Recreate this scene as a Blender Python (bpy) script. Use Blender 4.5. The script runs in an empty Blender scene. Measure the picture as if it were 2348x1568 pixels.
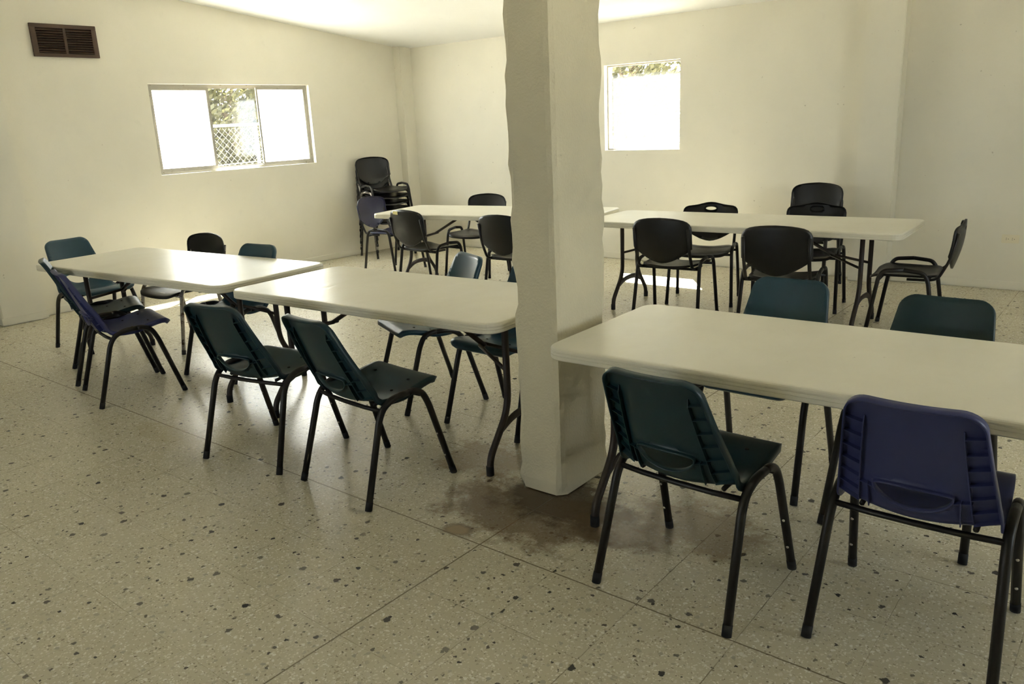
import bpy, bmesh, math, random
from mathutils import Vector, Matrix
from mathutils.geometry import delaunay_2d_cdt
C = bpy.context.scene.collection
S = bpy.context.scene
PI = math.pi
R = math.radians

# ------------------------------------------------------------------ camera
def setup_camera():
    cam = bpy.data.cameras.new('camera'); o = bpy.data.objects.new('camera', cam); C.objects.link(o)
    cam.sensor_fit = 'HORIZONTAL'; cam.sensor_width = 36.0; cam.lens = 1830.87 / 2348 * 36
    pitch, yaw, roll = 0.268535, -0.687882, -0.0457252
    cz, sz = math.cos(yaw), math.sin(yaw)
    f = Vector((sz, cz, 0)); r = Vector((cz, -sz, 0)); u = Vector((0, 0, 1))
    cp, sp = math.cos(pitch), math.sin(pitch)
    f2 = f * cp - u * sp; u2 = u * cp + f * sp
    cr, sr = math.cos(roll), math.sin(roll)
    r3 = r * cr + u2 * sr; u3 = u2 * cr - r * sr
    m = Matrix((r3, u3, -f2)).transposed().to_4x4(); m.translation = Vector((0, 0, 1.5565))
    o.matrix_world = m; cam.clip_start = 0.05; cam.clip_end = 200
    S.camera = o
setup_camera()
S.view_settings.view_transform = 'Standard'; S.view_settings.look = 'None'; S.view_settings.gamma = 1.0
S.view_settings.use_curve_mapping = False
S.view_settings.exposure = 2.22
S.cycles.max_bounces = 10; S.cycles.diffuse_bounces = 6; S.cycles.glossy_bounces = 3; S.cycles.adaptive_threshold = 0.04; S.cycles.transparent_max_bounces = 16
S.cycles.sample_clamp_indirect = 20.0
S.cycles.use_denoising = True
# ------------------------------------------------------------------ daylight
w = bpy.data.worlds.new('sky'); S.world = w; w.use_nodes = True
bg = w.node_tree.nodes['Background']; bg.inputs[0].default_value = (0.87, 0.94, 1.0, 1); bg.inputs[1].default_value = 2.9
sun = bpy.data.lights.new('sun', 'SUN'); sun.energy = 25; sun.angle = R(0.55); sun.color = (1.0, 0.965, 0.92)
so = bpy.data.objects.new('sun', sun); C.objects.link(so)
so.rotation_euler = Vector((-0.448, 0.614, 1.0)).to_track_quat('Z', 'Y').to_euler()
so.location = (-12, 14, 9)
def portal(name, loc, direction, sx, sy):
    l = bpy.data.lights.new(name, 'AREA'); l.shape = 'RECTANGLE'; l.size = sx; l.size_y = sy; l.cycles.is_portal = True
    o = bpy.data.objects.new(name, l); C.objects.link(o); o.location = loc
    o.rotation_euler = Vector(direction).to_track_quat('-Z', 'Z').to_euler()

# ------------------------------------------------------------------ materials
def nt(name):
    m = bpy.data.materials.new(name); m.use_nodes = True
    t = m.node_tree; return m, t.nodes, t.links, t.nodes['Principled BSDF']
def coords(n, l, scale=(1, 1, 1), kind='Object'):
    tc = n.new('ShaderNodeTexCoord'); mp = n.new('ShaderNodeMapping'); mp.inputs['Scale'].default_value = scale
    l.new(tc.outputs[kind], mp.inputs['Vector']); return mp.outputs['Vector']
def noise(n, l, vec, scale, detail=3, rough=.55):
    x = n.new('ShaderNodeTexNoise'); x.inputs['Scale'].default_value = scale; x.inputs['Detail'].default_value = detail
    x.inputs['Roughness'].default_value = rough; l.new(vec, x.inputs['Vector']); return x.outputs['Fac']
def ramp(n, l, fac, stops):
    r = n.new('ShaderNodeValToRGB'); e = r.color_ramp.elements
    while len(e) < len(stops): e.new(0.5)
    for i, (p, c) in enumerate(stops):
        e[i].position = p; e[i].color = (c, c, c, 1) if isinstance(c, (int, float)) else (*c, 1)
    l.new(fac, r.inputs['Fac']); return r.outputs['Color']
def mixc(n, l, fac, a, b, mode='MIX'):
    x = n.new('ShaderNodeMix'); x.data_type = 'RGBA'; x.blend_type = mode; x.clamp_result = False
    for s, v in ((x.inputs['Factor'], fac), (x.inputs['A'], a), (x.inputs['B'], b)):
        if hasattr(v, 'links'): l.new(v, s)
        elif isinstance(v, tuple): s.default_value = (*v, 1)
        else: s.default_value = v
    return x.outputs['Result']
def math_(n, l, op, a, b=None, c=None):
    x = n.new('ShaderNodeMath'); x.operation = op
    for i, v in enumerate((a, b, c)):
        if v is None: continue
        if hasattr(v, 'links'): l.new(v, x.inputs[i])
        else: x.inputs[i].default_value = v
    return x.outputs[0]
def bump(n, l, h, strength, dist, b):
    x = n.new('ShaderNodeBump'); x.inputs['Strength'].default_value = strength; x.inputs['Distance'].default_value = dist
    l.new(h, x.inputs['Height']); l.new(x.outputs['Normal'], b.inputs['Normal'])

def plaster(name, base, rough_scale=60, strength=.25, dist=.003, var=.06):
    m, n, l, b = nt(name); v = coords(n, l)
    a = noise(n, l, v, 1.1, 4); c = noise(n, l, v, 9, 4)
    dark = tuple(x * (1 - var * 1.6) for x in base); lite = tuple(min(1, x * (1 + var)) for x in base)
    col = mixc(n, l, ramp(n, l, a, [(.3, 0.), (.7, 1.)]), dark, lite)
    col = mixc(n, l, ramp(n, l, c, [(.62, 0.), (.8, .35)]), col, tuple(x * .86 for x in base))
    # small chips and scuffs
    sp = noise(n, l, v, 30, 1, .4)
    col = mixc(n, l, ramp(n, l, sp, [(.80, 0.), (.83, .45)]), col, (.30, .26, .19))
    l.new(col, b.inputs['Base Color']); b.inputs['Roughness'].default_value = .62
    b.inputs['Specular IOR Level'].default_value = .3
    h = noise(n, l, v, rough_scale, 5, .6); h2 = noise(n, l, v, 6, 3)
    bump(n, l, math_(n, l, 'ADD', h, math_(n, l, 'MULTIPLY', h2, 2.0)), strength, dist, b)
    return m
M = {}
M['wall'] = plaster('cream_wall_paint', (.785, .755, .650), var=.035)
M['pillar'] = plaster('rough_cream_plaster', (.73, .675, .51), 90, .55, .006, .08)
M['ceiling'] = plaster('white_ceiling_paint', (.86, .86, .83), 40, .15, .003, .02)

def terrazzo():
    m, n, l, b = nt('terrazzo_tiles'); v = coords(n, l)
    P = .343
    sx = n.new('ShaderNodeSeparateXYZ'); l.new(v, sx.inputs[0])
    # per tile tint
    def cell(o, off): return math_(n, l, 'FLOOR', math_(n, l, 'DIVIDE', math_(n, l, 'ADD', o, off), P))
    tx = cell(sx.outputs['X'], 1.87); ty = cell(sx.outputs['Y'], -2.025)
    cb = n.new('ShaderNodeCombineXYZ'); l.new(tx, cb.inputs[0]); l.new(ty, cb.inputs[1])
    wn = n.new('ShaderNodeTexWhiteNoise'); wn.noise_dimensions = '2D'; l.new(cb.outputs[0], wn.inputs['Vector'])
    base = mixc(n, l, wn.outputs['Value'], (.54, .498, .365), (.58, .54, .405))
    cl = noise(n, l, v, 2.2, 4)
    base = mixc(n, l, ramp(n, l, cl, [(.35, 0.), (.75, .4)]), base, (.53, .48, .355))
    # offset pattern per tile
    ad = n.new('ShaderNodeVectorMath'); ad.operation = 'MULTIPLY_ADD'; l.new(wn.outputs['Color'], ad.inputs[0]); ad.inputs[1].default_value = (7, 7, 0); l.new(v, ad.inputs[2])
    vec = ad.outputs[0]
    wob = n.new('ShaderNodeTexNoise'); wob.inputs['Scale'].default_value = 70; wob.inputs['Detail'].default_value = 2; l.new(vec, wob.inputs['Vector'])
    wv = n.new('ShaderNodeVectorMath'); wv.operation = 'MULTIPLY_ADD'; l.new(wob.outputs['Color'], wv.inputs[0]); wv.inputs[1].default_value = (.020, .020, 0); l.new(vec, wv.inputs[2])
    def chips(scale, size, amount, col, soft=.06, colour2=None):
        nonlocal base
        vo = n.new('ShaderNodeTexVoronoi'); vo.voronoi_dimensions = '2D'; vo.inputs['Scale'].default_value = scale; l.new(wv.outputs[0], vo.inputs['Vector'])
        s = n.new('ShaderNodeSeparateColor'); l.new(vo.outputs['Color'], s.inputs[0])
        inside = math_(n, l, 'SUBTRACT', size, vo.outputs['Distance'])
        inside = math_(n, l, 'SUBTRACT', inside, math_(n, l, 'MULTIPLY', s.outputs[1], size * .6))
        f = n.new('ShaderNodeMapRange'); f.inputs['From Max'].default_value = soft; l.new(inside, f.inputs['Value'])
        pick = math_(n, l, 'LESS_THAN', s.outputs[0], amount)
        fac = math_(n, l, 'MULTIPLY', f.outputs[0], pick)
        cc = col if colour2 is None else mixc(n, l, s.outputs[2], col, colour2)
        base = mixc(n, l, fac, base, cc)
    chips(95, .42, .50, (.80, .775, .68), .1, (.68, .63, .50))
    chips(60, .42, .45, (.78, .76, .67), .1, (.46, .40, .28))
    chips(110, .34, .16, (.30, .26, .18), .10, (.42, .37, .27))
    chips(70, .34, .16, (.20, .17, .12), .08, (.44, .39, .29))
    chips(36, .34, .14, (.38, .36, .29), .06, (.50, .45, .34))
    chips(38, .29, .07, (.06, .05, .045), .04, (.24, .22, .17))
    chips(15, .22, .10, (.035, .035, .035), .03, (.22, .20, .16))
    # joints
    def joint(o, off):
        q = math_(n, l, 'DIVIDE', math_(n, l, 'ADD', o, off), P)
        fr = math_(n, l, 'FRACT', q); d = math_(n, l, 'MULTIPLY', math_(n, l, 'MINIMUM', fr, math_(n, l, 'SUBTRACT', 1.0, fr)), P)
        return d, math_(n, l, 'ROUND', q)
    jw = noise(n, l, v, 26, 2)
    wig = math_(n, l, 'MULTIPLY', math_(n, l, 'SUBTRACT', jw, .5), .004)
    facs = []
    for (o, off) in ((sx.outputs['X'], 1.87), (sx.outputs['Y'], -2.025)):
        d, idx = joint(math_(n, l, 'ADD', o, wig), off)
        k = n.new('ShaderNodeTexWhiteNoise'); k.noise_dimensions = '1D'; l.new(idx, k.inputs['W'])
        wid = math_(n, l, 'MULTIPLY_ADD', k.outputs['Value'], .0015, .0008)
        zero = math_(n, l, 'LESS_THAN', math_(n, l, 'ABSOLUTE', idx), .5)       # the open joints
        wid = math_(n, l, 'ADD', wid, math_(n, l, 'MULTIPLY', zero, .0020))
        f = math_(n, l, 'SUBTRACT', 1.0, math_(n, l, 'DIVIDE', d, wid)); f = math_(n, l, 'MAXIMUM', f, 0.0)
        f = math_(n, l, 'MINIMUM', math_(n, l, 'MULTIPLY', f, 2.2), 1.0)
        br = ramp(n, l, noise(n, l, v, 4.5, 3), [(.42, .35), (.6, 1.)])
        br = math_(n, l, 'MAXIMUM', br, zero)
        facs.append(math_(n, l, 'MULTIPLY', f, br))
    jf = math_(n, l, 'MAXIMUM', facs[0], facs[1])
    base = mixc(n, l, math_(n, l, 'MULTIPLY', jf, .8), base, (.12, .085, .045))
    # damp brown stains round the pillar, of their own ragged shape
    def stain(cx, cy, rx, ry, amt, col):
        nonlocal base
        mp = n.new('ShaderNodeMapping'); mp.vector_type = 'POINT'
        mp.inputs['Location'].default_value = (-cx / rx, -cy / ry, 0); mp.inputs['Scale'].default_value = (1 / rx, 1 / ry, 1)
        l.new(v, mp.inputs['Vector'])
        ln = n.new('ShaderNodeVectorMath'); ln.operation = 'LENGTH'; l.new(mp.outputs[0], ln.inputs[0])
        q = math_(n, l, 'ADD', ln.outputs['Value'], math_(n, l, 'MULTIPLY', math_(n, l, 'SUBTRACT', noise(n, l, v, 7, 6, .7), .5), 1.9))
        base = mixc(n, l, ramp(n, l, q, [(.60, amt), (1.15, 0.)]), base, col)
    stain(-1.88, 2.34, .50, .30, .80, (.135, .085, .035))
    stain(-1.80, 2.50, .34, .26, .88, (.060, .036, .015))
    stain(-2.38, 2.66, .30, .24, .60, (.24, .17, .09))
    stain(-1.25, 2.60, .32, .24, .66, (.20, .135, .065))
    stain(-1.50, 2.42, .22, .18, .60, (.12, .08, .04))
    stain(-2.02, 2.06, .075, .06, .75, (.13, .09, .05))
    stain(-2.02, 2.06, .055, .042, .95, (.36, .28, .17))
    stain(-4.1, 1.95, .35, .12, .30, (.40, .33, .16))
    l.new(base, b.inputs['Base Color'])
    b.inputs['Roughness'].default_value = .27; b.inputs['Specular IOR Level'].default_value = .5
    hh = math_(n, l, 'SUBTRACT', math_(n, l, 'MULTIPLY', noise(n, l, v, 9, 1), .25), jf)
    bump(n, l, hh, .30, .0012, b)
    return m
M['floor'] = terrazzo()

def plastic(name, col, rough=.42, grain=.25, gscale=420, spec=.45, scuff=None):
    m, n, l, b = nt(name); v = coords(n, l)
    a = noise(n, l, v, 6, 3)
    c = mixc(n, l, ramp(n, l, a, [(.3, 0.), (.75, 1.)]), tuple(x * .88 for x in col), tuple(x * 1.1 for x in col))
    if scuff:
        s = noise(n, l, v, 18, 6, .75); c = mixc(n, l, ramp(n, l, s, [(.66, 0.), (.74, .5)]), c, scuff)
    l.new(c, b.inputs['Base Color'])
    l.new(math_(n, l, 'MULTIPLY_ADD', noise(n, l, v, 12, 3), .18, rough - .09), b.inputs['Roughness'])
    b.inputs['Specular IOR Level'].default_value = spec
    bump(n, l, noise(n, l, v, gscale, 2), grain, .0006, b)
    return m
M['teal'] = plastic('dark_teal_plastic', (.009, .033, .043), .38)
M['blue'] = plastic('faded_blue_plastic', (.022, .066, .098), .33)
M['purple'] = plastic('indigo_plastic', (.036, .044, .150), .42)
M['black'] = plastic('black_plastic', (.0065, .006, .0055), .38)
M['navy'] = plastic('navy_plastic', (.022, .022, .065), .33)
def metal(name, col, rough, metallic=0., wear=None, wearcol=(.4, .3, .2)):
    m, n, l, b = nt(name); v = coords(n, l); c = col
    if wear:
        s = noise(n, l, v, 22, 6, .75); c = mixc(n, l, ramp(n, l, s, [(wear, 0.), (wear + .08, 1.)]), col, wearcol)
        l.new(c, b.inputs['Base Color'])
    else: b.inputs['Base Color'].default_value = (*col, 1)
    b.inputs['Roughness'].default_value = rough; b.inputs['Metallic'].default_value = metallic
    bump(n, l, noise(n, l, v, 60, 3), .12, .0008, b)
    return m
M['leg'] = metal('dark_enamelled_tube', (.008, .006, .005), .45, 0, .66, (.022, .013, .008))
M['tleg'] = metal('brown_grey_table_tube', (.034, .024, .018), .5, .1, .6, (.014, .010, .007))
M['chrome'] = metal('worn_chrome_tube', (.42, .40, .38), .28, .85, .5, (.10, .07, .05))
M['rivet'] = metal('pale_rivet_metal', (.5, .47, .42), .5, .2)
M['rubber'] = metal('black_rubber', (.012, .012, .012), .8)
M['vent'] = metal('brown_vent_paint', (.07, .040, .022), .55, .1, .6, (.05, .03, .018))
M['dark'] = metal('dark_inside', (.008, .006, .005), .9)
M['alu'] = metal('grey_window_aluminium', (.34, .32, .27), .5, .35, .58, (.20, .17, .12))
M['fence'] = metal('galvanised_wire', (.22, .22, .21), .6, .2)
M['yellow'] = metal('yellow_tape', (.80, .70, .28), .6)
M['plate'] = metal('ivory_socket_plastic', (.78, .72, .55), .4)
M['slot'] = metal('socket_slot', (.12, .09, .05), .6)
def table_plastic():
    m, n, l, b = nt('off_white_moulded_plastic'); v = coords(n, l)
    a = noise(n, l, v, 3, 4)
    c = mixc(n, l, ramp(n, l, a, [(.3, 0.), (.7, 1.)]), (.74, .705, .58), (.80, .77, .655))
    s = noise(n, l, v, 26, 2, .5); c = mixc(n, l, ramp(n, l, s, [(.79, 0.), (.82, .6)]), c, (.35, .30, .22))
    l.new(c, b.inputs['Base Color']); b.inputs['Roughness'].default_value = .30; b.inputs['Specular IOR Level'].default_value = .5
    v2 = coords(n, l, (10, 2.2, 1)); h = noise(n, l, v2, 1.6, 2)
    h2 = noise(n, l, v, 260, 3)
    bump(n, l, math_(n, l, 'ADD', math_(n, l, 'MULTIPLY', h, 2.6), math_(n, l, 'MULTIPLY', h2, .12)), .5, .0022, b)
    return m
M['table'] = table_plastic()
def frosted(name, clear, col=(.9, .92, .92)):
    m = bpy.data.materials.new(name); m.use_nodes = True; n = m.node_tree.nodes; l = m.node_tree.links; n.clear()
    out = n.new('ShaderNodeOutputMaterial'); tr = n.new('ShaderNodeBsdfTransparent'); tl = n.new('ShaderNodeBsdfTranslucent')
    tl.inputs[0].default_value = (*col, 1); tr.inputs[0].default_value = (.97, .98, .97, 1)
    mx = n.new('ShaderNodeMixShader'); mx.inputs[0].default_value = clear
    l.new(tl.outputs[0], mx.inputs[1]); l.new(tr.outputs[0], mx.inputs[2])
    gl = n.new('ShaderNodeBsdfGlossy'); gl.inputs['Roughness'].default_value = .05
    m2 = n.new('ShaderNodeMixShader'); m2.inputs[0].default_value = .05
    l.new(mx.outputs[0], m2.inputs[1]); l.new(gl.outputs[0], m2.inputs[2])
    l.new(m2.outputs[0], out.inputs[0]); return m
M['frost'] = frosted('white_frosted_glass', .35)
M['film'] = frosted('hazy_filmed_glass', .89, (.18, .185, .175))
M['glass'] = frosted('clear_window_glass', .998)
def leafmat(name, a, b_):
    m, n, l, b = nt(name); oi = n.new('ShaderNodeTexCoord'); f = noise(n, l, oi.outputs['Object'], 5, 3)
    l.new(mixc(n, l, f, a, b_), b.inputs['Base Color']); b.inputs['Roughness'].default_value = .5
    tl = n.new('ShaderNodeBsdfTranslucent'); tl.inputs[0].default_value = (*b_, 1); mx = n.new('ShaderNodeMixShader'); mx.inputs[0].default_value = .4
    out = n['Material Output']; l.new(b.outputs[0], mx.inputs[1]); l.new(tl.outputs[0], mx.inputs[2]); l.new(mx.outputs[0], out.inputs[0]); return m
M['leaf'] = leafmat('yellow_green_leaves', (.035, .036, .014), (.085, .08, .03))
M['bark'] = metal('grey_brown_bark', (.16, .12, .08), .9)
M['ground'] = plaster('pale_dry_ground', (.62, .57, .46), 20, .4, .02, .1)

# ------------------------------------------------------------------ helpers
def link(name, bm, mat, parent=None, smooth=False):
    me = bpy.data.meshes.new(name); bm.normal_update(); bm.to_mesh(me); bm.free()
    if smooth:
        for p in me.polygons: p.use_smooth = True
    me.materials.append(mat)
    o = bpy.data.objects.new(name, me); C.objects.link(o)
    if parent: o.parent = parent
    return o
def struct(name, bm, mat, smooth=False):
    o = link(name, bm, mat, None, smooth); o['kind'] = 'structure'; return o
def root(name, label, cat, loc=(0, 0, 0), rz=0, group=None):
    o = bpy.data.objects.new(name, None); C.objects.link(o); o.location = loc; o.rotation_euler = (0, 0, rz)
    o['label'] = label; o['category'] = cat
    if group: o['group'] = group
    return o
def quad(bm, *p):
    bm.faces.new([bm.verts.new(q) for q in p])
def box(bm, x0, x1, y0, y1, z0, z1, bev=0.0):
    b2 = bmesh.new(); bmesh.ops.create_cube(b2, size=1)
    for v in b2.verts: v.co = Vector(((x0 + x1) / 2 + v.co.x * (x1 - x0), (y0 + y1) / 2 + v.co.y * (y1 - y0), (z0 + z1) / 2 + v.co.z * (z1 - z0)))
    if bev: bmesh.ops.bevel(b2, geom=list(b2.edges), offset=bev, segments=2, affect='EDGES')
    merge(bm, b2)
def merge(bm, b2):
    mp = {v: bm.verts.new(v.co) for v in b2.verts}
    for f in b2.faces: bm.faces.new([mp[v] for v in f.verts])
    b2.free()
def catmull(pts, n=6):
    P = [Vector(p) for p in pts]; P = [P[0] * 2 - P[1]] + P + [P[-1] * 2 - P[-2]]; out = []
    for i in range(1, len(P) - 2):
        for k in range(n):
            t = k / n; a, b, c, d = P[i - 1], P[i], P[i + 1], P[i + 2]
            out.append(.5 * ((2 * b) + (c - a) * t + (2 * a - 5 * b + 4 * c - d) * t * t + (3 * b - a - 3 * c + d) * t ** 3))
    out.append(P[-2]); return out
def rounded(pts, r=.04, n=5):
    """polyline with its corners rounded"""
    P = [Vector(p) for p in pts]; out = [P[0]]
    for i in range(1, len(P) - 1):
        a = (P[i - 1] - P[i]); c = (P[i + 1] - P[i]); q = min(r, a.length * .48, c.length * .48)
        s = P[i] + a.normalized() * q; e = P[i] + c.normalized() * q
        for k in range(n + 1):
            t = k / n; out.append(s * (1 - t) ** 2 + P[i] * 2 * t * (1 - t) + e * t * t)
    out.append(P[-1]); return out
def tube(bm, pts, r, seg=10, caps=True, flat=1.0):
    P = [Vector(p) for p in pts]; rings = []; up = None
    for i, p in enumerate(P):
        t = (P[min(i + 1, len(P) - 1)] - P[max(i - 1, 0)]).normalized()
        if up is None:
            up = Vector((0, 0, 1)) if abs(t.z) < .9 else Vector((0, 1, 0))
        sx = t.cross(up).normalized(); up = sx.cross(t).normalized()
        rr = r(i / (len(P) - 1)) if callable(r) else r
        rings.append([bm.verts.new(p + (sx * math.cos(a) + up * math.sin(a) * flat) * rr) for a in [2 * PI * k / seg for k in range(seg)]])
    for a, b in zip(rings, rings[1:]):
        for k in range(seg): bm.faces.new((a[k], a[(k + 1) % seg], b[(k + 1) % seg], b[k]))
    if caps: bm.faces.new(rings[0][::-1]); bm.faces.new(rings[-1])
def lerp_table(tab, x):
    if x <= tab[0][0]: return tab[0][1]
    for (a, va), (b, vb) in zip(tab, tab[1:]):
        if x <= b: return va + (vb - va) * (x - a) / (b - a)
    return tab[-1][1]
def cdt_sheet(outer, holes, step, keep):
    """triangulated flat sheet: outline, holes, inner grid; returns verts2d, faces, boundary loops"""
    vs = [Vector(p) for p in outer]; edges = [(i, (i + 1) % len(outer)) for i in range(len(outer))]
    for h in holes:
        b = len(vs); vs += [Vector(p) for p in h]; edges += [(b + i, b + (i + 1) % len(h)) for i in range(len(h))]
    x0 = min(p[0] for p in outer); x1 = max(p[0] for p in outer); y0 = min(p[1] for p in outer); y1 = max(p[1] for p in outer)
    nx = int((x1 - x0) / step) + 1; ny = int((y1 - y0) / step) + 1
    for i in range(1, nx):
        for j in range(1, ny):
            p = (x0 + (x1 - x0) * i / nx, y0 + (y1 - y0) * j / ny)
            if keep(p): vs.append(Vector(p))
    r = delaunay_2d_cdt(vs, edges, [], 0, 1e-6)
    return r[0], r[2]
def inside(poly, p):
    c = False; j = len(poly) - 1
    for i in range(len(poly)):
        a, b = poly[i], poly[j]
        if (a[1] > p[1]) != (b[1] > p[1]) and p[0] < (b[0] - a[0]) * (p[1] - a[1]) / (b[1] - a[1]) + a[0]: c = not c
        j = i
    return c
def mind(poly, p):
    return min((p[0] - q[0]) ** 2 + (p[1] - q[1]) ** 2 for q in poly) ** .5
def sheet(outer, holes, step, fmap, fl_out=0.0, fl_hole=0.0):
    """curved sheet from a flat outline; FMAP(p, depth) gives the 3-D point, depth pushed away behind the surface; flanges at the edges"""
    keep = lambda p: inside(outer, p) and mind(outer, p) > step * .45 and all(not inside(h, p) and mind(h, p) > step * .45 for h in holes)
    vs, fs = cdt_sheet(outer, holes, step, keep)
    bm = bmesh.new(); bv = [bm.verts.new(fmap(v, 0)) for v in vs]
    for f in fs:
        c = sum((vs[i] for i in f), Vector((0, 0))) / len(f)
        if inside(outer, c) and not any(inside(h, c) for h in holes):
            try: bm.faces.new([bv[i] for i in f])
            except ValueError: pass
    for v in [v for v in bm.verts if not v.link_faces]: bm.verts.remove(v)
    for loop, dep in [(outer, fl_out)] + [(h, fl_hole) for h in holes]:
        if not dep: continue
        for k in range(1, 3):
            for i in range(len(loop)):
                a, b = loop[i], loop[(i + 1) % len(loop)]
                quad(bm, fmap(Vector(a), dep * (k - 1) / 2), fmap(Vector(b), dep * (k - 1) / 2), fmap(Vector(b), dep * k / 2), fmap(Vector(a), dep * k / 2))
    bmesh.ops.remove_doubles(bm, verts=bm.verts, dist=1e-5)
    bmesh.ops.recalc_face_normals(bm, faces=bm.faces)
    return bm
def solid(o, t, bevel=0):
    m = o.modifiers.new('thickness', 'SOLIDIFY'); m.thickness = t; m.offset = 0
    return o
def dup(src, loc, rz, label, group=None, cat=None, mats=None, skip=()):
    def rec(o, par):
        c = o.copy(); C.objects.link(c); c.parent = par
        if mats and o.type == 'MESH' and o.data.materials and o.data.materials[0].name in mats:
            key = (o.data.name, tuple(sorted((a, b.name) for a, b in mats.items())))
            if key not in MESHCACHE:
                d = o.data.copy(); d.materials[0] = mats[o.data.materials[0].name]; MESHCACHE[key] = d
            c.data = MESHCACHE[key]
        for ch in list(o.children):
            if ch.name.split('.')[0] not in skip: rec(ch, c)
        return c
    c = rec(src, None); c.location = loc; c.rotation_euler = (0, 0, rz); c['label'] = label
    if group: c['group'] = group
    if cat: c['category'] = cat
    return c
MESHCACHE = {}

# ------------------------------------------------------------------ the room
XL, YB = -8.0, 7.78
XR, YF = 3.4, -3.2
def zc(y): return 2.535 + .113 * (YB - y)
def wall_hole(bm, u0, u1, z0, z1f, hu0, hu1, hz0, hz1, face, thick, axis):
    """wall with one opening; u runs along the wall, face is the inner plane, thick points outward (signed)"""
    def P(u, z, d): return (face + d, u, z) if axis == 'x' else (u, face + d, z)
    for d in (0, thick):
        quad(bm, P(u0, z0, d), P(hu0, z0, d), P(hu0, z1f(hu0), d), P(u0, z1f(u0), d))
        quad(bm, P(hu1, z0, d), P(u1, z0, d), P(u1, z1f(u1), d), P(hu1, z1f(hu1), d))
        quad(bm, P(hu0, z0, d), P(hu1, z0, d), P(hu1, hz0, d), P(hu0, hz0, d))
        quad(bm, P(hu0, hz1, d), P(hu1, hz1, d), P(hu1, z1f(hu1), d), P(hu0, z1f(hu0), d))
    quad(bm, P(hu0, hz0, 0), P(hu1, hz0, 0), P(hu1, hz0, thick), P(hu0, hz0, thick))
    quad(bm, P(hu0, hz1, 0), P(hu1, hz1, 0), P(hu1, hz1, thick), P(hu0, hz1, thick))
    quad(bm, P(hu0, hz0, 0), P(hu0, hz1, 0), P(hu0, hz1, thick), P(hu0, hz0, thick))
    quad(bm, P(hu1, hz0, 0), P(hu1, hz1, 0), P(hu1, hz1, thick), P(hu1, hz0, thick))
    bmesh.ops.remove_doubles(bm, verts=bm.verts, dist=1e-5); bmesh.ops.recalc_face_normals(bm, faces=bm.faces)
W1 = (4.235, 6.19, 1.19, 2.08)          # y0 y1 z0 z1 on the left wall
W2 = (-4.925, -4.012, 1.205, 2.10)      # x0 x1 z0 z1 on the back wall
W3 = (2.7, 4.8, 1.05, 2.1)              # y0 y1 z0 z1 on the right wall; out of view, added for fill light
W4 = (-4.3, -2.8, 1.15, 2.05)             # on the wall behind the camera; unseen, added for fill light
TH = .16
bm = bmesh.new(); wall_hole(bm, YF, YB + TH, -.02, lambda u: zc(u) + .02, *W1, XL, -TH, 'x'); struct('wall_left', bm, M['wall'])
bm = bmesh.new(); wall_hole(bm, XL, XR, -.02, lambda u: zc(YB) + .02, *W2, YB, TH, 'y'); struct('wall_back', bm, M['wall'])
bm = bmesh.new(); wall_hole(bm, YF, YB + TH, -.02, lambda u: zc(u) + .02, *W3, XR, TH, 'x'); struct('wall_right', bm, M['wall'])
bm = bmesh.new(); wall_hole(bm, XL, XR, -.02, lambda u: zc(YF) + .02, *W4, YF, -TH, 'y'); struct('wall_front', bm, M['wall'])
bm = bmesh.new(); bmesh.ops.create_grid(bm, x_segments=1, y_segments=1, size=1)
for v in bm.verts: v.co = Vector(((XL - TH) if v.co.x < 0 else XR + TH, (YF - TH) if v.co.y < 0 else YB + TH, 0))
struct('floor', bm, M['floor'])
bm = bmesh.new(); a, b_ = YF - TH, YB + TH
top = []
for dz in (0, .15):
    top.append([bm.verts.new(p) for p in ((XL - TH, a, zc(a) + dz), (XR + TH, a, zc(a) + dz), (XR + TH, b_, zc(b_) + dz), (XL - TH, b_, zc(b_) + dz))])
bm.faces.new(top[0]); bm.faces.new(top[1][::-1])
for i in range(4): bm.faces.new((top[0][i], top[0][(i + 1) % 4], top[1][(i + 1) % 4], top[1][i]))
bmesh.ops.recalc_face_normals(bm, faces=bm.faces)
struct('ceiling', bm, M['ceiling'])
# shallow piers on the walls
def pier(name, x0, x1, y0, y1):
    bm = bmesh.new(); zt = zc(y0) - .005
    box(bm, x0, x1, y0, y1, 0, zt, .006); struct(name, bm, M['wall'])
pier('trim_1', XL - .02, XL + .115, 2.50, 2.87)
pier('trim_2', XL - .02, XL + .12, 7.585, YB + .02)
pier('trim_3', -2.185, -1.868, 7.625, YB + .02)
# skirting bands
def skirting(name, segs):
    bm = bmesh.new()
    for s in segs: box(bm, *s[:4], .007, .072, .003)
    struct(name, bm, M['wall'])
k = .010
skirting('baseboard_left', [(XL - .01, XL + k, YF, 2.50), (XL + .1, XL + .115 + k, 2.49, 2.88), (XL - .01, XL + k, 2.88, 7.585), (XL + .1, XL + .12 + k, 7.575, YB)])
skirting('baseboard_back', [(XL + .13, -2.195, YB - k, YB + .01), (-2.195, -1.858, 7.625 - k, 7.64), (-1.858, XR, YB - k, YB + .01)])
skirting('baseboard_right', [(XR - k, XR + .01, YF, YB - k)])

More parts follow.
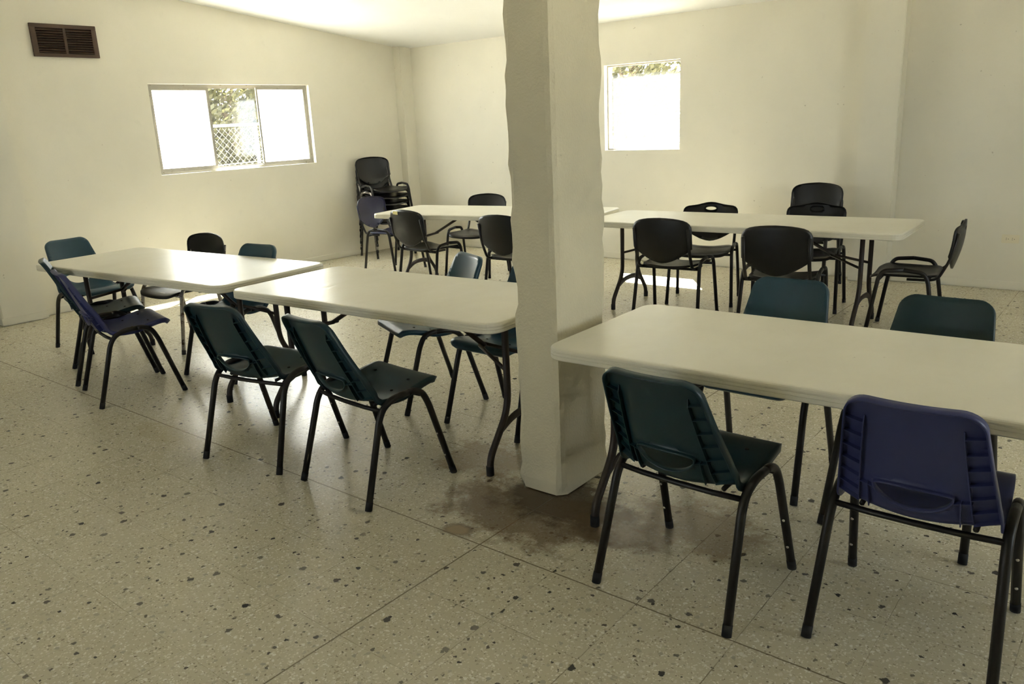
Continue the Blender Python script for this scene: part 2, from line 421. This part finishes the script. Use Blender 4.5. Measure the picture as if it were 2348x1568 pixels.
# the square pillar with worn, lumpy plaster edges
def pillar():
    random.seed(4); bm = bmesh.new(); x0, x1, y0, y1 = -2.055, -1.835, 2.525, 2.885; zt = zc(y0) - .003
    N = 56; rings = []
    base = []
    nx, ny = 8, 12
    for i in range(nx): base.append((i / nx, 0))
    for j in range(ny): base.append((1, j / ny))
    for i in range(nx): base.append((1 - i / nx, 1))
    for j in range(ny): base.append((0, 1 - j / ny))
    corner = {(0, 0): 0, (1, 0): 1, (1, 1): 2, (0, 1): 3}
    jag = [[random.uniform(-.004, .004) for _ in range(N + 1)] for _ in range(4)]
    for q in range(4):                                       # lumps where the corner was chipped
        for _ in range(5):
            k0 = random.randint(2, N - 3); a = random.uniform(-.002, .006)
            for d in (-1, 0, 1): jag[q][k0 + d] += a * (1 - abs(d) * .4)
    for kk in range(N + 1):
        z = zt * kk / N; ring = []
        cx, cy = (x0 + x1) / 2, (y0 + y1) / 2
        for (u, v) in base:
            x = x0 + (x1 - x0) * u; y = y0 + (y1 - y0) * v
            wob = .0015 * math.sin(z * 3.1 + u * 4) + .001 * math.sin(z * 7.7 + v * 5)
            dx = (x - cx); dy = (y - cy)
            if (u, v) in corner:
                a = .006 + jag[corner[(u, v)]][kk]
                if corner[(u, v)] == 0 and .82 < z < .94: a += .020      # chip above the table
                if corner[(u, v)] == 0 and .95 <= z < 1.2: a -= .008
                if z < .05: a += .012
                x -= math.copysign(a, dx); y -= math.copysign(a, dy)
            foot = .007 if z < .09 else 0
            x += math.copysign(wob + foot, dx) * (1 if abs(dx) > .1 else 0); y += math.copysign(wob + foot, dy) * (1 if abs(dy) > .17 else 0)
            ring.append(bm.verts.new((x, y, max(z, 0.004))))
        rings.append(ring)
    n = len(base)
    for a, b in zip(rings, rings[1:]):
        for i in range(n): bm.faces.new((a[i], a[(i + 1) % n], b[(i + 1) % n], b[i]))
    bm.faces.new(rings[0][::-1]); bm.faces.new(rings[-1])
    bmesh.ops.recalc_face_normals(bm, faces=bm.faces)
    o = struct('wall_pillar', bm, M['pillar']); return o
pillar()
# ------------------------------------------------------------------ windows
def frame_box(bm, axis, face, u0, u1, z0, z1, wdt, d0, d1):
    def B(a0, a1, b0, b1):
        if axis == 'x': box(bm, face + min(d0, d1), face + max(d0, d1), a0, a1, b0, b1, .002)
        else: box(bm, a0, a1, face + min(d0, d1), face + max(d0, d1), b0, b1, .002)
    B(u0, u1, z0, z0 + wdt); B(u0, u1, z1 - wdt, z1); B(u0, u0 + wdt, z0 + wdt, z1 - wdt); B(u1 - wdt, u1, z0 + wdt, z1 - wdt)
def pane(name, axis, face, u0, u1, z0, z1, d, mat, parent):
    bm = bmesh.new()
    if axis == 'x': box(bm, face + d - .002, face + d + .002, u0, u1, z0, z1)
    else: box(bm, u0, u1, face + d - .002, face + d + .002, z0, z1)
    return link(name, bm, mat, parent)
def window1():
    y0, y1, z0, z1 = W1
    e = bpy.data.objects.new('window_1', None); C.objects.link(e); e['kind'] = 'structure'
    bm = bmesh.new(); frame_box(bm, 'x', XL, y0, y1, z0, z1, .028, -.05, -.10); link('window_frame', bm, M['alu'], e)
    m1, m2 = 4.90, 5.515
    bm = bmesh.new(); frame_box(bm, 'x', XL, y0 + .028, m1 + .02, z0 + .028, z1 - .028, .030, -.052, -.068); a = link('sash', bm, M['alu'], e)
    pane('pane', 'x', XL, y0 + .056, m1 - .01, z0 + .055, z1 - .055, -.060, M['frost'], a)
    bm = bmesh.new(); frame_box(bm, 'x', XL, m1 - .02, m2 + .015, z0 + .028, z1 - .028, .012, -.072, -.082); a = link('sash', bm, M['alu'], e)
    pane('pane', 'x', XL, m1 - .01, m2, z0 + .035, z1 - .035, -.077, M['glass'], a)
    bm = bmesh.new(); frame_box(bm, 'x', XL, m2 - .015, y1 - .028, z0 + .028, z1 - .028, .022, -.052, -.068); a = link('sash', bm, M['alu'], e)
    pane('pane', 'x', XL, m2 + .005, y1 - .048, z0 + .045, z1 - .045, -.060, M['frost'], a)
window1()
def window2():
    x0, x1, z0, z1 = W2
    e = bpy.data.objects.new('window_2', None); C.objects.link(e); e['kind'] = 'structure'
    bm = bmesh.new(); frame_box(bm, 'y', YB, x0, x1, z0, z1, .016, .06, .10); link('window_frame', bm, M['alu'], e)
    pane('pane', 'y', YB, x0 + .014, x1 - .014, z0 + .014, z1 - .105, .078, M['film'], e)
    pane('pane', 'y', YB, x0 + .014, x1 - .014, z1 - .105, z1 - .014, .082, M['glass'], e)
window2()
for nm, ax, face, (u0, u1, z0, z1), d in (('fill_window_right', 'x', XR, W3, .08), ('fill_window_front', 'y', YF, W4, -.08)):  # two unseen windows added to let in fill light
    e = bpy.data.objects.new(nm, None); C.objects.link(e); e['kind'] = 'structure'
    bm = bmesh.new(); frame_box(bm, ax, face, u0, u1, z0, z1, .035, d - .02, d + .02); link('window_frame', bm, M['alu'], e)
    pane('pane', ax, face, u0 + .03, u1 - .03, z0 + .03, z1 - .03, d, M['glass'], e)
portal('portal_left', (XL - .2, (W1[0] + W1[1]) / 2, (W1[2] + W1[3]) / 2), (1, 0, 0), 2.0, .95)
portal('portal_back', ((W2[0] + W2[1]) / 2, YB + .2, 1.65), (0, -1, 0), .95, .95)
portal('portal_right', (XR + .2, 3.75, 1.575), (-1, 0, 0), 2.2, 1.15)
portal('portal_front', (-3.55, YF - .2, 1.6), (0, 1, 0), 1.6, 1.0)

# ------------------------------------------------------------------ wall vent and socket
def vent():
    y0, y1, z0, z1 = 3.225, 3.80, 2.305, 2.585
    e = root('wall_vent', 'brown louvred metal vent high on the wall above and left of the sliding window', 'vent', (XL, (y0 + y1) / 2, z0))
    cy = (y0 + y1) / 2; hy = (y1 - y0) / 2; h = z1 - z0
    bm = bmesh.new()
    for a in ((-hy, hy, 0, .03), (-hy, hy, h - .035, h), (-hy, -hy + .045, .03, h - .035), (hy - .045, hy, .03, h - .035), (-.012, .012, .03, h - .035)):
        box(bm, .004, .028, *a[:2], *a[2:], .002)
    link('frame', bm, M['vent'], e)
    bm = bmesh.new(); N = 10
    for s in ((-hy + .045, -.012), (.012, hy - .045)):
        for i in range(N):
            z = .034 + i * (h - .072) / N
            quad(bm, (.012, s[0], z + .020), (.012, s[1], z + .020), (.030, s[1], z + .006), (.030, s[0], z + .006))
            quad(bm, (.012, s[0], z + .017), (.012, s[1], z + .017), (.030, s[1], z + .003), (.030, s[0], z + .003))
            quad(bm, (.030, s[0], z + .006), (.030, s[1], z + .006), (.030, s[1], z + .003), (.030, s[0], z + .003))
    link('louvres', bm, M['vent'], e)
    bm = bmesh.new(); box(bm, .001, .006, -hy + .03, hy - .03, .02, h - .02); link('dark_backing', bm, M['dark'], e)  # flat near-black sheet: shade behind the louvres put into its colour
vent()
def socket():
    e = root('wall_socket', 'ivory double power socket low on the back wall behind the folding tables', 'socket', (-.952, YB, .432))
    bm = bmesh.new(); box(bm, -.064, .064, -.012, 0, -.036, .036, .004); link('cover_plate', bm, M['plate'], e)
    for sx in (-.022, .022):
        bm = bmesh.new(); box(bm, sx - .017, sx + .017, -.015, -.010, -.017, .017, .002); f = link('outlet', bm, M['plate'], e)
        bm = bmesh.new()
        for (dx, dz, ww, hh) in ((-.007, .006, .007, .003), (-.007, -.006, .007, .003), (.008, 0, .005, .005)):
            box(bm, sx + dx - ww / 2, sx + dx + ww / 2, -.0165, -.0145, dz - hh / 2, dz + hh / 2)
        link('slots', bm, M['slot'], f)
socket()
# ------------------------------------------------------------------ folding tables
ZT = .749
def table_top_bm(L, Wd):
    bm = bmesh.new(); r = .075; th = .046; rings = []
    def ring(inset, z):
        out = []
        for cx, cy, a0 in ((L / 2 - r, Wd / 2 - r, 0), (-L / 2 + r, Wd / 2 - r, 90), (-L / 2 + r, -Wd / 2 + r, 180), (L / 2 - r, -Wd / 2 + r, 270)):
            for i in range(7):
                a = R(a0 + i * 15); out.append(bm.verts.new((cx + math.cos(a) * (r - inset), cy + math.sin(a) * (r - inset), z)))
        return out
    prof = [(.018, ZT), (.008, ZT - .0015), (.003, ZT - .005), (.0005, ZT - .011), (.0005, ZT - .0155), (.0025, ZT - .017), (.0005, ZT - .0185), (0, ZT - .027), (.0025, ZT - .0285), (0, ZT - .030), (0, ZT - th + .004), (.004, ZT - th), (.03, ZT - th), (.034, ZT - th + .012)]
    rs = [ring(*p) for p in prof]; n = len(rs[0])
    for a, b in zip(rs, rs[1:]):
        for i in range(n): bm.faces.new((a[i], a[(i + 1) % n], b[(i + 1) % n], b[i]))
    bm.faces.new(rs[0]); bm.faces.new(rs[-1][::-1])
    bmesh.ops.recalc_face_normals(bm, faces=bm.faces); return bm
def build_table(name, label, x, y, rz, L, Wd, legx, group=None):
    t = root(name, label, 'table', (x, y, 0), rz, group)
    o = link('table_top', table_top_bm(L, Wd), M['table'], t)
    zt = ZT - .036
    for lx in legx:
        s = 1 if lx > 0 else -1
        for sy in (-1, 1):
            bm = bmesh.new()
            tube(bm, rounded([(lx, sy * .13, zt), (lx, sy * .13, .275), (lx, sy * .285, .085), (lx, sy * .292, 0.012)], .09, 7), .0165, 12)
            lg = link('leg', bm, M['tleg'], t, True)
            bm = bmesh.new(); tube(bm, [(lx, sy * .292, .045), (lx, sy * .292, 0)], .0182, 12); link('rubber_foot', bm, M['rubber'], lg, True)
        bm = bmesh.new(); tube(bm, catmull([(lx, -.20, .185), (lx, -.08, .225), (lx, .08, .225), (lx, .20, .185)], 5), .007, 8, flat=3.0); link('crossbar', bm, M['tleg'], t, True)
        bm = bmesh.new(); tube(bm, [(lx, -.34, zt + .004), (lx, .34, zt + .004)], .013, 10); link('pivot_bar', bm, M['tleg'], t, True)
        inn = lx - s * .24
        bm = bmesh.new()
        for sy in (-1, 1): tube(bm, [(lx, sy * .13, .455), (inn, sy * .018, .520)], .0095, 8)
        tube(bm, [(inn + s * .02, 0, .515), (lx - s * .58, 0, zt)], .0125, 8)
        link('brace', bm, M['tleg'], t, True)
    bm = bmesh.new()
    for sy in (-1, 1): box(bm, -L / 2 + .10, L / 2 - .10, sy * (Wd / 2 - .075) - .012, sy * (Wd / 2 - .075) + .012, zt - .008, zt + .016, .002)
    link('side_rail', bm, M['tleg'], t)
    return t
WD = .82
build_table('folding_table', 'off-white folding table in the left corner, nearest the sliding window', -5.093, 2.675, R(4.5), 2.09, WD, (-.90, .835))
build_table('folding_table', 'off-white folding table whose right end meets the left side of the pillar', -3.015, 2.775, R(3.2), 1.80, .80, (-.76, .76))
build_table('folding_table', 'off-white folding table in the foreground, touching the right side of the pillar', -.513, 2.712, R(1.3), 2.44, WD, (-1.08, .98))
build_table('folding_table', 'white folding table in the far row, its left end by the purple chair', -4.985, 5.87, R(10), 2.3, WD, (-.90, .90))
build_table('folding_table', 'white folding table in the far row, right of the pillar along the back wall', -2.517, 5.93, R(2), 2.44, WD, (-.98, .92))

# ------------------------------------------------------------------ moulded school chairs
PROF = [(-.062, .818), (-.040, .755), (-.012, .675), (.017, .595), (.044, .525), (.067, .470), (.096, .432), (.152, .415), (.250, .428), (.330, .450), (.400, .466), (.440, .470), (.468, .462), (.485, .442)]
PC = [Vector((x - .245, 0, z)) for x, z in PROF]
PCs = catmull(PC, 8)
PL = [0.0]
for a, b_ in zip(PCs, PCs[1:]): PL.append(PL[-1] + (b_ - a).length)
LT = PL[-1]
def prof_at(l):
    l = max(0, min(LT, l))
    for i in range(len(PL) - 1):
        if l <= PL[i + 1] + 1e-9:
            t = (l - PL[i]) / max(1e-9, PL[i + 1] - PL[i]); p = PCs[i].lerp(PCs[i + 1], t)
            i0 = max(0, i - 2); i1 = min(len(PCs) - 1, i + 3)
            d = (PCs[i1] - PCs[i0]).normalized(); nrm = Vector((-d.z, 0, d.x))   # towards the sitter
            if nrm.z < 0 and nrm.x < 0: nrm = -nrm
            return p, nrm
    return PCs[-1], Vector((1, 0, 0))
HW = [(0, .163), (.08, .172), (.2, .187), (.3, .200), (.4, .212), (.55, .214), (.75, .205), (LT, .195)]
CURV = [(0, .55), (.15, .9), (.3, 1.25), (.38, 1.3), (.46, .75), (.6, .15), (LT, .05)]
def smap(p, dep):
    y, l = p[0], p[1]; q, nrm = prof_at(l); c = lerp_table(CURV, l)
    t = abs(y)
    off = nrm * (c * y * y)
    return q + off + Vector((0, y, 0)) - nrm * dep
def school_outline():
    out = []; rt, rf = .055, .045
    left = []
    def half(l):
        w_ = lerp_table(HW, l)
        if l < rt: w_ = w_ - rt + math.sqrt(max(0, rt * rt - (rt - l) ** 2))
        if l > LT - rf: w_ = w_ - rf + math.sqrt(max(0, rf * rf - (l - (LT - rf)) ** 2))
        return w_
    ls = [rt * (1 - math.cos(a)) for a in [PI / 2 * i / 7 for i in range(8)]]
    ls += [rt + (LT - rt - rf) * i / 30 for i in range(1, 30)]
    ls += [LT - rf + rf * math.sin(PI / 2 * i / 7) for i in range(8)]
    for l in ls: left.append((half(l), l))
    right = [(-x, l) for x, l in left[::-1]]
    top = [(left[0][0] * (1 - 2 * i / 10) * -1 * -1, 0) for i in range(1, 10)]
    bot = [(left[-1][0] * (1 - 2 * i / 10), LT) for i in range(1, 10)]
    return left + bot + right + [(-x, l) for x, l in top]
LH = .315                                       # where the oval opening sits along the profile
def school_chair():
    t = root('school_chair', 'x', 'chair')
    outer = school_outline()
    hole = [(.102 * math.cos(a), LH - .016 + (.064 if math.sin(a) > 0 else .020) * math.sin(a)) for a in [2 * PI * i / 36 for i in range(36)]]
    o = link('seat_shell', sheet(outer, [hole], .020, smap, .026, .016), M['teal'], t, True); solid(o, .0045)
    for s in (-1, 1):
        bm = bmesh.new()
        for (frac, dep) in ((.70, .017),):
            ls = [.065 + i * (.445 - .065) / 16 for i in range(17)]
            for a, b in zip(ls, ls[1:]):
                ya = s * lerp_table(HW, a) * frac; yb = s * lerp_table(HW, b) * frac
                ka, kb = [dep * min(1, (.452 - q) / .07, (q - .055) / .03) for q in (a, b)]; quad(bm, smap((ya, a), 0), smap((yb, b), 0), smap((yb, b), kb), smap((ya, a), ka))
        for i in range(7):
            l = .085 + i * .054; w_ = lerp_table(HW, l); y0, y1 = s * w_ * .70, s * w_ * .985
            quad(bm, smap((y0, l), 0), smap((y1, l - .004), 0), smap((y1, l - .004), .016), smap((y0, l), .016))
        ls = [LH - .005 + i * .02 for i in range(6)]
        for a, b in zip(ls, ls[1:]): quad(bm, smap((s * .118, a), 0), smap((s * .118, b), 0), smap((s * .118, b), .016), smap((s * .118, a), .016))
        quad(bm, smap((s * .098, LH), 0), smap((s * .145, LH), 0), smap((s * .145, LH), .016), smap((s * .098, LH), .016))
        o = link('rib_panel', bm, M['teal'], t); solid(o, .003)
    for (x, y) in ((.00, .12), (.00, -.12), (.10, .12), (.10, -.12)):
        bm = bmesh.new(); bmesh.ops.create_cone(bm, segments=10, radius1=.008, radius2=.006, depth=.003, cap_ends=True)
        l = .60 + x
        for v in bm.verts:
            v.co = v.co + Vector((0, 0, 0))
        q = smap((y, l), -.0035)
        for v in bm.verts: v.co += q
        link('bolt', bm, M['dark'], t)
    rail = [(-.245, 0), (-.135, .375), (-.105, .420), (-.045, .447), (.055, .450), (.105, .432), (.135, .375), (.245, 0)]
    mid = .03
    for s in (-1, 1):
        yf, yt = s * .246, s * .228
        def yy(z): return yf + (yt - yf) * min(1, z / .42)
        rear = [(x, yy(z), z) for x, z in rail[:4]] + [(mid, yy(.45), .4485)]
        front = [(x, yy(z), z) for x, z in rail[:3:-1]] + [(mid, yy(.45), .4485)]
        for kind, pts in (('r', rear), ('f', front)):
            pts[0] = (pts[0][0], pts[0][1], .003)
            bm = bmesh.new(); tube(bm, rounded(pts, .05, 5), .0146, 12)
            lg = link('leg', bm, M['leg'], t, True)
            bm = bmesh.new(); a, b = Vector(pts[0]), Vector(pts[1]); d = (b - a).normalized(); tube(bm, [a - d * .003, a + d * .035], .0156, 12); link('foot_cap', bm, M['rubber'], lg, True)
            if kind == 'f':
                for q in (.10, .215):
                    p = a + (b - a) * (q / .375); bm = bmesh.new(); bmesh.ops.create_uvsphere(bm, u_segments=8, v_segments=6, radius=.0052)
                    for v in bm.verts: v.co = Vector((v.co.x * .5, v.co.y, v.co.z)) + p + Vector((-.0146, s * .002, 0))
                    link('rivet', bm, M['rivet'], lg, True)
    for x, z in ((-.116, .414), (.095, .432)):
        bm = bmesh.new(); tube(bm, [(x, -.229, z - .010), (x - .018, -.13, z - .006), (x - .022, 0, z - .006), (x - .018, .13, z - .006), (x, .229, z - .010)], .0095, 10); link('crossbar', bm, M['leg'], t, True)
    for q in (-.15, .15): bm = bmesh.new(); tube(bm, [(-.10, q, .412), (.10, q, .430)], .008, 8); link('seat_support', bm, M['leg'], t, True)
    return t
proto = school_chair()
used = [False]
TL, BL, PU = None, {'dark_teal_plastic': M['blue']}, {'dark_teal_plastic': M['purple']}
G1 = None
for (x, y, a, mats, label) in [
    (-1.105, 2.292, 87.2, TL, 'dark teal school chair in the foreground, back to us, right of the pillar'),
    (-3.371, 2.174, 100.6, TL, 'dark teal school chair, back to us, second to the left of the pillar'),
    (-2.669, 2.232, 85.5, TL, 'dark teal school chair, back to us, first to the left of the pillar'),
    (-5.002, 2.241, 77.0, PU, 'indigo school chair seen from the side at the left table'),
    (-5.574, 2.390, 69.0, TL, 'dark teal school chair half hidden behind the indigo one at the left table'),
    (-.434, 2.423, 91.0, PU, 'indigo school chair in the right foreground, its ribbed back facing us'),
    (-1.257, 3.235, -90.0, BL, 'blue-teal seat back showing behind the foreground table, nearer the pillar'),
    (-.616, 3.135, -92.0, TL, 'dark teal seat back showing behind the foreground table, farther from the pillar'),
    (-6.438, 2.719, 6.0, BL, 'blue-teal school chair at the far left corner of the left table, against the wall'),
    (-4.80, 2.88, -83.0, BL, 'faded blue school chair behind the left table, just right of a black chair'),
    (-3.262, 3.190, -114.0, BL, 'faded blue school chair turned askew behind the table left of the pillar'),
    (-2.616, 3.142, -91.0, BL, 'blue-teal school chair behind the pillar, only its seat and legs showing'),
]:
    if not used[0]:
        proto.location = (x, y, 0); proto.rotation_euler = (0, 0, R(a)); proto['label'] = label; proto['group'] = 'school chairs at the tables'; used[0] = True
    else: dup(proto, (x, y, 0), R(a), label, 'school chairs at the tables', None, mats)

# ------------------------------------------------------------------ black stacking chairs
def iso_back_outline(handle):
    W0, W1_, H = .232, .205, .335
    pts = []
    # side bottom -> lower curve -> other side -> top
    n = 14
    low = [(W0 * (2 * i / n - 1), .112 * abs(2 * i / n - 1) ** 1.7) for i in range(n + 1)]
    pts += low                                           # from left to right along the bottom
    pts += [(W0, .14), (W0, .18), (W0, .22)]
    top = []
    if handle:
        top = [(W0, .245), (.226, .268), (.212, .283), (.190, .291), (.150, .295), (.110, .300), (.070, .309), (.035, .317), (0, .320)]
    else:
        top = [(W0, .245), (.228, .268), (.218, .288), (.200, .304), (.175, .315), (.140, .323), (.10, .329), (.05, .333), (0, H)]
    pts += top + [(-x, z) for x, z in top[-2::-1]]
    pts += [(-W0, .22), (-W0, .18), (-W0, .14)]
    return pts
Z0B = .478
def bmap(p, dep):
    y, h = p[0], p[1]; z = Z0B + h * 1.025
    x = -.268 - .052 * (h / .33) + .75 * y * y + dep - .018 * math.sin(min(1, h / .33) * PI)
    return Vector((x, y, z))
def iso_seat_outline():
    X0, X1, W_, r = -.195, .215, .228, .07; pts = []
    for cx, cy, a0, w_ in ((X1 - r, W_ - r, 0, 1), (X0 + r, W_ - .02 - r, 90, 1), (X0 + r, -(W_ - .02) + r, 180, 1), (X1 - r, -W_ + r, 270, 1)):
        for i in range(8): a = R(a0 + i * 90 / 7); pts.append((cx + r * math.cos(a), cy + r * math.sin(a)))
    return pts
def seatmap(p, dep):
    x, y = p[0], p[1]
    z = .455 - .026 * (1 - (y / .23) ** 2) * (1 - max(0, (x - .10) / .12) ** 2 * .3) - .020 * max(0, (x - .13) / .085) ** 2 + .012 * max(0, (-x - .12) / .08) - dep
    return Vector((x, y, z))
def iso_chair(handle):
    t = root('stacking_chair', 'x', 'chair')
    hole = [(.048 * math.cos(a), .268 + .017 * math.sin(a) * (1 if True else 0)) for a in [2 * PI * i / 20 for i in range(20)]]
    ob = iso_back_outline(handle)
    dense = []
    for i in range(len(ob)):
        a, b = Vector(ob[i]), Vector(ob[(i + 1) % len(ob)]); k = max(1, int((b - a).length / .022))
        for j in range(k): dense.append(tuple(a.lerp(b, j / k)))
    o = link('backrest', sheet(dense, [hole] if handle else [], .022, bmap, .010, .006 if handle else 0), M['black'], t, True); solid(o, .006)
    so_ = iso_seat_outline(); dense = []
    for i in range(len(so_)):
        a, b = Vector(so_[i]), Vector(so_[(i + 1) % len(so_)]); k = max(1, int((b - a).length / .025))
        for j in range(k): dense.append(tuple(a.lerp(b, j / k)))
    o = link('seat', sheet(dense, [], .025, seatmap, .014), M['black'], t, True); solid(o, .005)
    for s in (-1, 1):
        y = s * .268; yt = s * .252
        rear = [(-.222, y, .003), (-.150, yt, .430), (-.120, yt, .478), (0, yt, .492)]
        front = [(.215, y, .003), (.150, yt, .440), (.120, yt, .482), (0, yt, .492)]
        for pts in (rear, front):
            bm = bmesh.new(); tube(bm, rounded(pts, .055, 6), .0138, 10); lg = link('leg', bm, M['leg'], t, True)
            a, b = Vector(pts[0]), Vector(pts[1]); d = (b - a).normalized()
            bm = bmesh.new(); tube(bm, [a - d * .003, a + d * .03], .0152, 10); link('foot_cap', bm, M['rubber'], lg, True)
        yp = s * .215
        bm = bmesh.new(); tube(bm, rounded([(-.02, yp, .425), (-.15, yp, .425), (-.205, yp, .440), (-.262, yp, .56), (-.300, yp * 1.0, .74)], .05, 6), .0125, 10, flat=.75); link('back_post', bm, M['leg'], t, True)
    for x, z in ((-.145, .420), (.145, .423)):
        bm = bmesh.new(); tube(bm, [(x, -.253, z), (x, .253, z)], .0100, 10); link('crossbar', bm, M['leg'], t, True)
    return t
BCH = {'dark_enamelled_tube': M['chrome']}
NAV = {'black_plastic': M['navy']}
pa = iso_chair(False); pb = iso_chair(True)
GI = 'black stacking chairs around the far tables'
def place(p, flag, x, y, z, a, label, group, mats=None):
    if not flag[0]:
        p.location = (x, y, z); p.rotation_euler = (0, 0, R(a)); p['label'] = label; p['group'] = group; flag[0] = True; return p
    return dup(p, (x, y, z), R(a), label, group, None, mats)
fa, fb = [False], [False]
place(pa, fa, -2.92, 5.62, 0, 95, 'black stacking chair, back to us, first one right of the pillar', GI)
place(pa, fa, -2.01, 5.49, 0, 98, 'black stacking chair, back to us, directly behind a blue-teal seat back', GI)
c2 = place(pa, fa, -5.42, 5.44, 0, 86, 'black stacking chair with a yellow tape label on its back', GI)
place(pa, fa, -4.29, 5.40, 0, 92, 'black stacking chair, back to us, partly hidden by the left edge of the pillar', GI)
place(pa, fa, -5.66, 6.36, 0, -79, 'black stacking chair on the far side of the far left table, facing us', GI)
place(pa, fa, -6.66, 6.10, 0, 8, 'navy stacking chair at the left end of the far table row', GI, {**NAV})
place(pa, fa, -5.80, 3.07, 0, -86, 'black stacking chair with worn chrome legs behind the left table', GI, BCH)
place(pb, fb, -2.99, 6.263, 0, -74.6, 'black stacking chair with an oval handle hole against the bright wall', GI)
place(pb, fb, -1.311, 5.952, 0, 185.6, 'black stacking chair seen from the side at the right end of the far table', GI)
place(pb, fb, -2.18, 6.45, 0, -82, 'black handled stacking chair facing us, in front of the pair stacked by the back wall', GI)
bm = bmesh.new()
for i in range(1):
    ys = [.06, .09, .12, .145]
    for a, b in zip(ys, ys[1:]):
        quad(bm, *[bmap((q, h), -.012) for q, h in ((a, .322 - (.004 if a > .1 else 0)), (b, .318), (b, .292), (a, .290))])
o = link('tape_label', bm, M['yellow'], c2); o['label'] = 'torn yellow tape label'
st = ['lowest', 'second from the bottom', 'third from the bottom', 'fourth from the bottom', 'fifth from the bottom', 'topmost']
for i in range(6):
    place(pa, fa, -7.60 + .010 * i, 6.86 - .004 * i, .078 * i, -14, f'black stacking chair, {st[i]} in the tall corner stack', 'stacked black chairs in the corner', BCH if i in (1, 4) else None)
for i, nm in enumerate(('lower', 'upper')):
    place(pa, fa, -2.48, 7.22 - .012 * i, .078 * i, -92, f'black stacking chair, {nm} one of the pair stacked against the back wall', 'stacked black chairs by the back wall')

# ------------------------------------------------------------------ outside
bm = bmesh.new(); bmesh.ops.create_grid(bm, x_segments=1, y_segments=1, size=1)
bm.free(); bm = bmesh.new()
X0, X1, Y0, Y1 = -40, 30, -30, 40
a0, a1, b0, b1 = XL - TH, XR + TH, YF - TH, YB + TH
for q in ((X0, a0, Y0, Y1), (a1, X1, Y0, Y1), (a0, a1, Y0, b0), (a0, a1, b1, Y1)): quad(bm, (q[0], q[2], -.06), (q[1], q[2], -.06), (q[1], q[3], -.06), (q[0], q[3], -.06))
struct('ground', bm, M['ground'])
def fence():
    e = root('chain_link_fence', 'galvanised chain link fence seen through the clear middle window pane', 'fence', (-12.0, 8.0, -.06))
    for y in (-2.6, .1, 2.8):
        bm = bmesh.new(); tube(bm, [(0, y, 0), (0, y, 1.78)], .03, 8); link('post', bm, M['fence'], e, True)
    bm = bmesh.new(); tube(bm, [(0, -2.6, 1.74), (0, 2.8, 1.80)], .022, 8); link('rail', bm, M['fence'], e, True)
    bm = bmesh.new(); s = .11
    for k in range(-16, 50):
        for d in (1, -1):
            pts = []
            ya, za = (-2.6 + k * s, 0) if d == 1 else (-2.6 + k * s, 1.72); yb, zb = ya + 1.72, 1.72 - za
            lo = max(-2.6, ya); hi = min(2.8, yb)
            if hi - lo < .05: continue
            f = lambda y: za + (zb - za) * (y - ya) / (yb - ya)
            tube(bm, [(0.004 * d, lo, f(lo)), (0.004 * d, hi, f(hi))], .0017, 4, False)
    link('wire_mesh', bm, M['fence'], e)
    bm = bmesh.new()
    for z in (.95, 1.08, 1.2): tube(bm, [(.10, -2.6, z - .1), (.10, 2.8, z + .05)], .006, 5)
    link('strand', bm, M['fence'], e)
fence()
def tree(label, loc, blobs, n, seed, size=.11, th=2.2):
    random.seed(seed); e = root('tree', label, 'tree', loc)
    bm = bmesh.new()
    for _ in range(n):
        bx, by, bz, br = random.choice(blobs)
        while True:
            p = Vector((random.uniform(-1, 1), random.uniform(-1, 1), random.uniform(-1, 1)))
            if p.length < 1: break
        p = p.normalized() * (p.length ** .6); c = Vector((bx, by, bz)) + p * br
        q = Vector((random.gauss(0, 1), random.gauss(0, 1), random.gauss(0, 1))).normalized(); r_ = q.orthogonal().normalized(); s_ = q.cross(r_)
        L_ = size * random.uniform(.6, 1.3)
        quad(bm, c - r_ * L_, c + s_ * L_ * .45, c + r_ * L_, c - s_ * L_ * .45)
    link('foliage', bm, M['leaf'], e)
    bm = bmesh.new(); tube(bm, catmull([(0, 0, 0), (.06, .03, th * .4), (-.05, .05, th * .8), (.05, 0, th * 1.1)], 4), lambda t: .13 - .07 * t, 8)
    for k in range(5):
        bx, by, bz, br = blobs[k % len(blobs)]
        tube(bm, catmull([(0, 0, th * .6 + .1 * k), (bx * .5, by * .5, (th * .7 + bz) / 2), (bx, by, bz)], 3), lambda t: .05 - .035 * t, 6)
    link('trunk', bm, M['bark'], e, True)
tree('leafy tree beyond the fence, seen through the sliding window', (-14.6, 9.2, -.06), [(0, 0, 1.9, 1.3), (0, 1.5, 1.7, 1.2), (.2, -1.5, 1.7, 1.2), (0, .4, 3.2, 1.4), (.3, 1.8, 3.0, 1.2), (0, -1.2, 3.0, 1.2), (0, .3, 1.2, 1.2), (0, -1, 1.0, 1.0), (0, 1.3, .9, 1.1)], 26000, 3, .07)
tree('pale leafy tree outside the back window', (-7.2, 12.2, -.06), [(0, 0, 2.6, 1.2), (1.2, .2, 2.5, 1.1), (-1.2, .3, 2.7, 1.1), (.4, -.3, 3.3, 1.1), (-.6, .2, 3.4, 1.0), (1.4, .1, 3.2, .9), (0, .3, 1.5, 1.0), (-1, .2, 1.6, .9)], 16000, 8, .06)
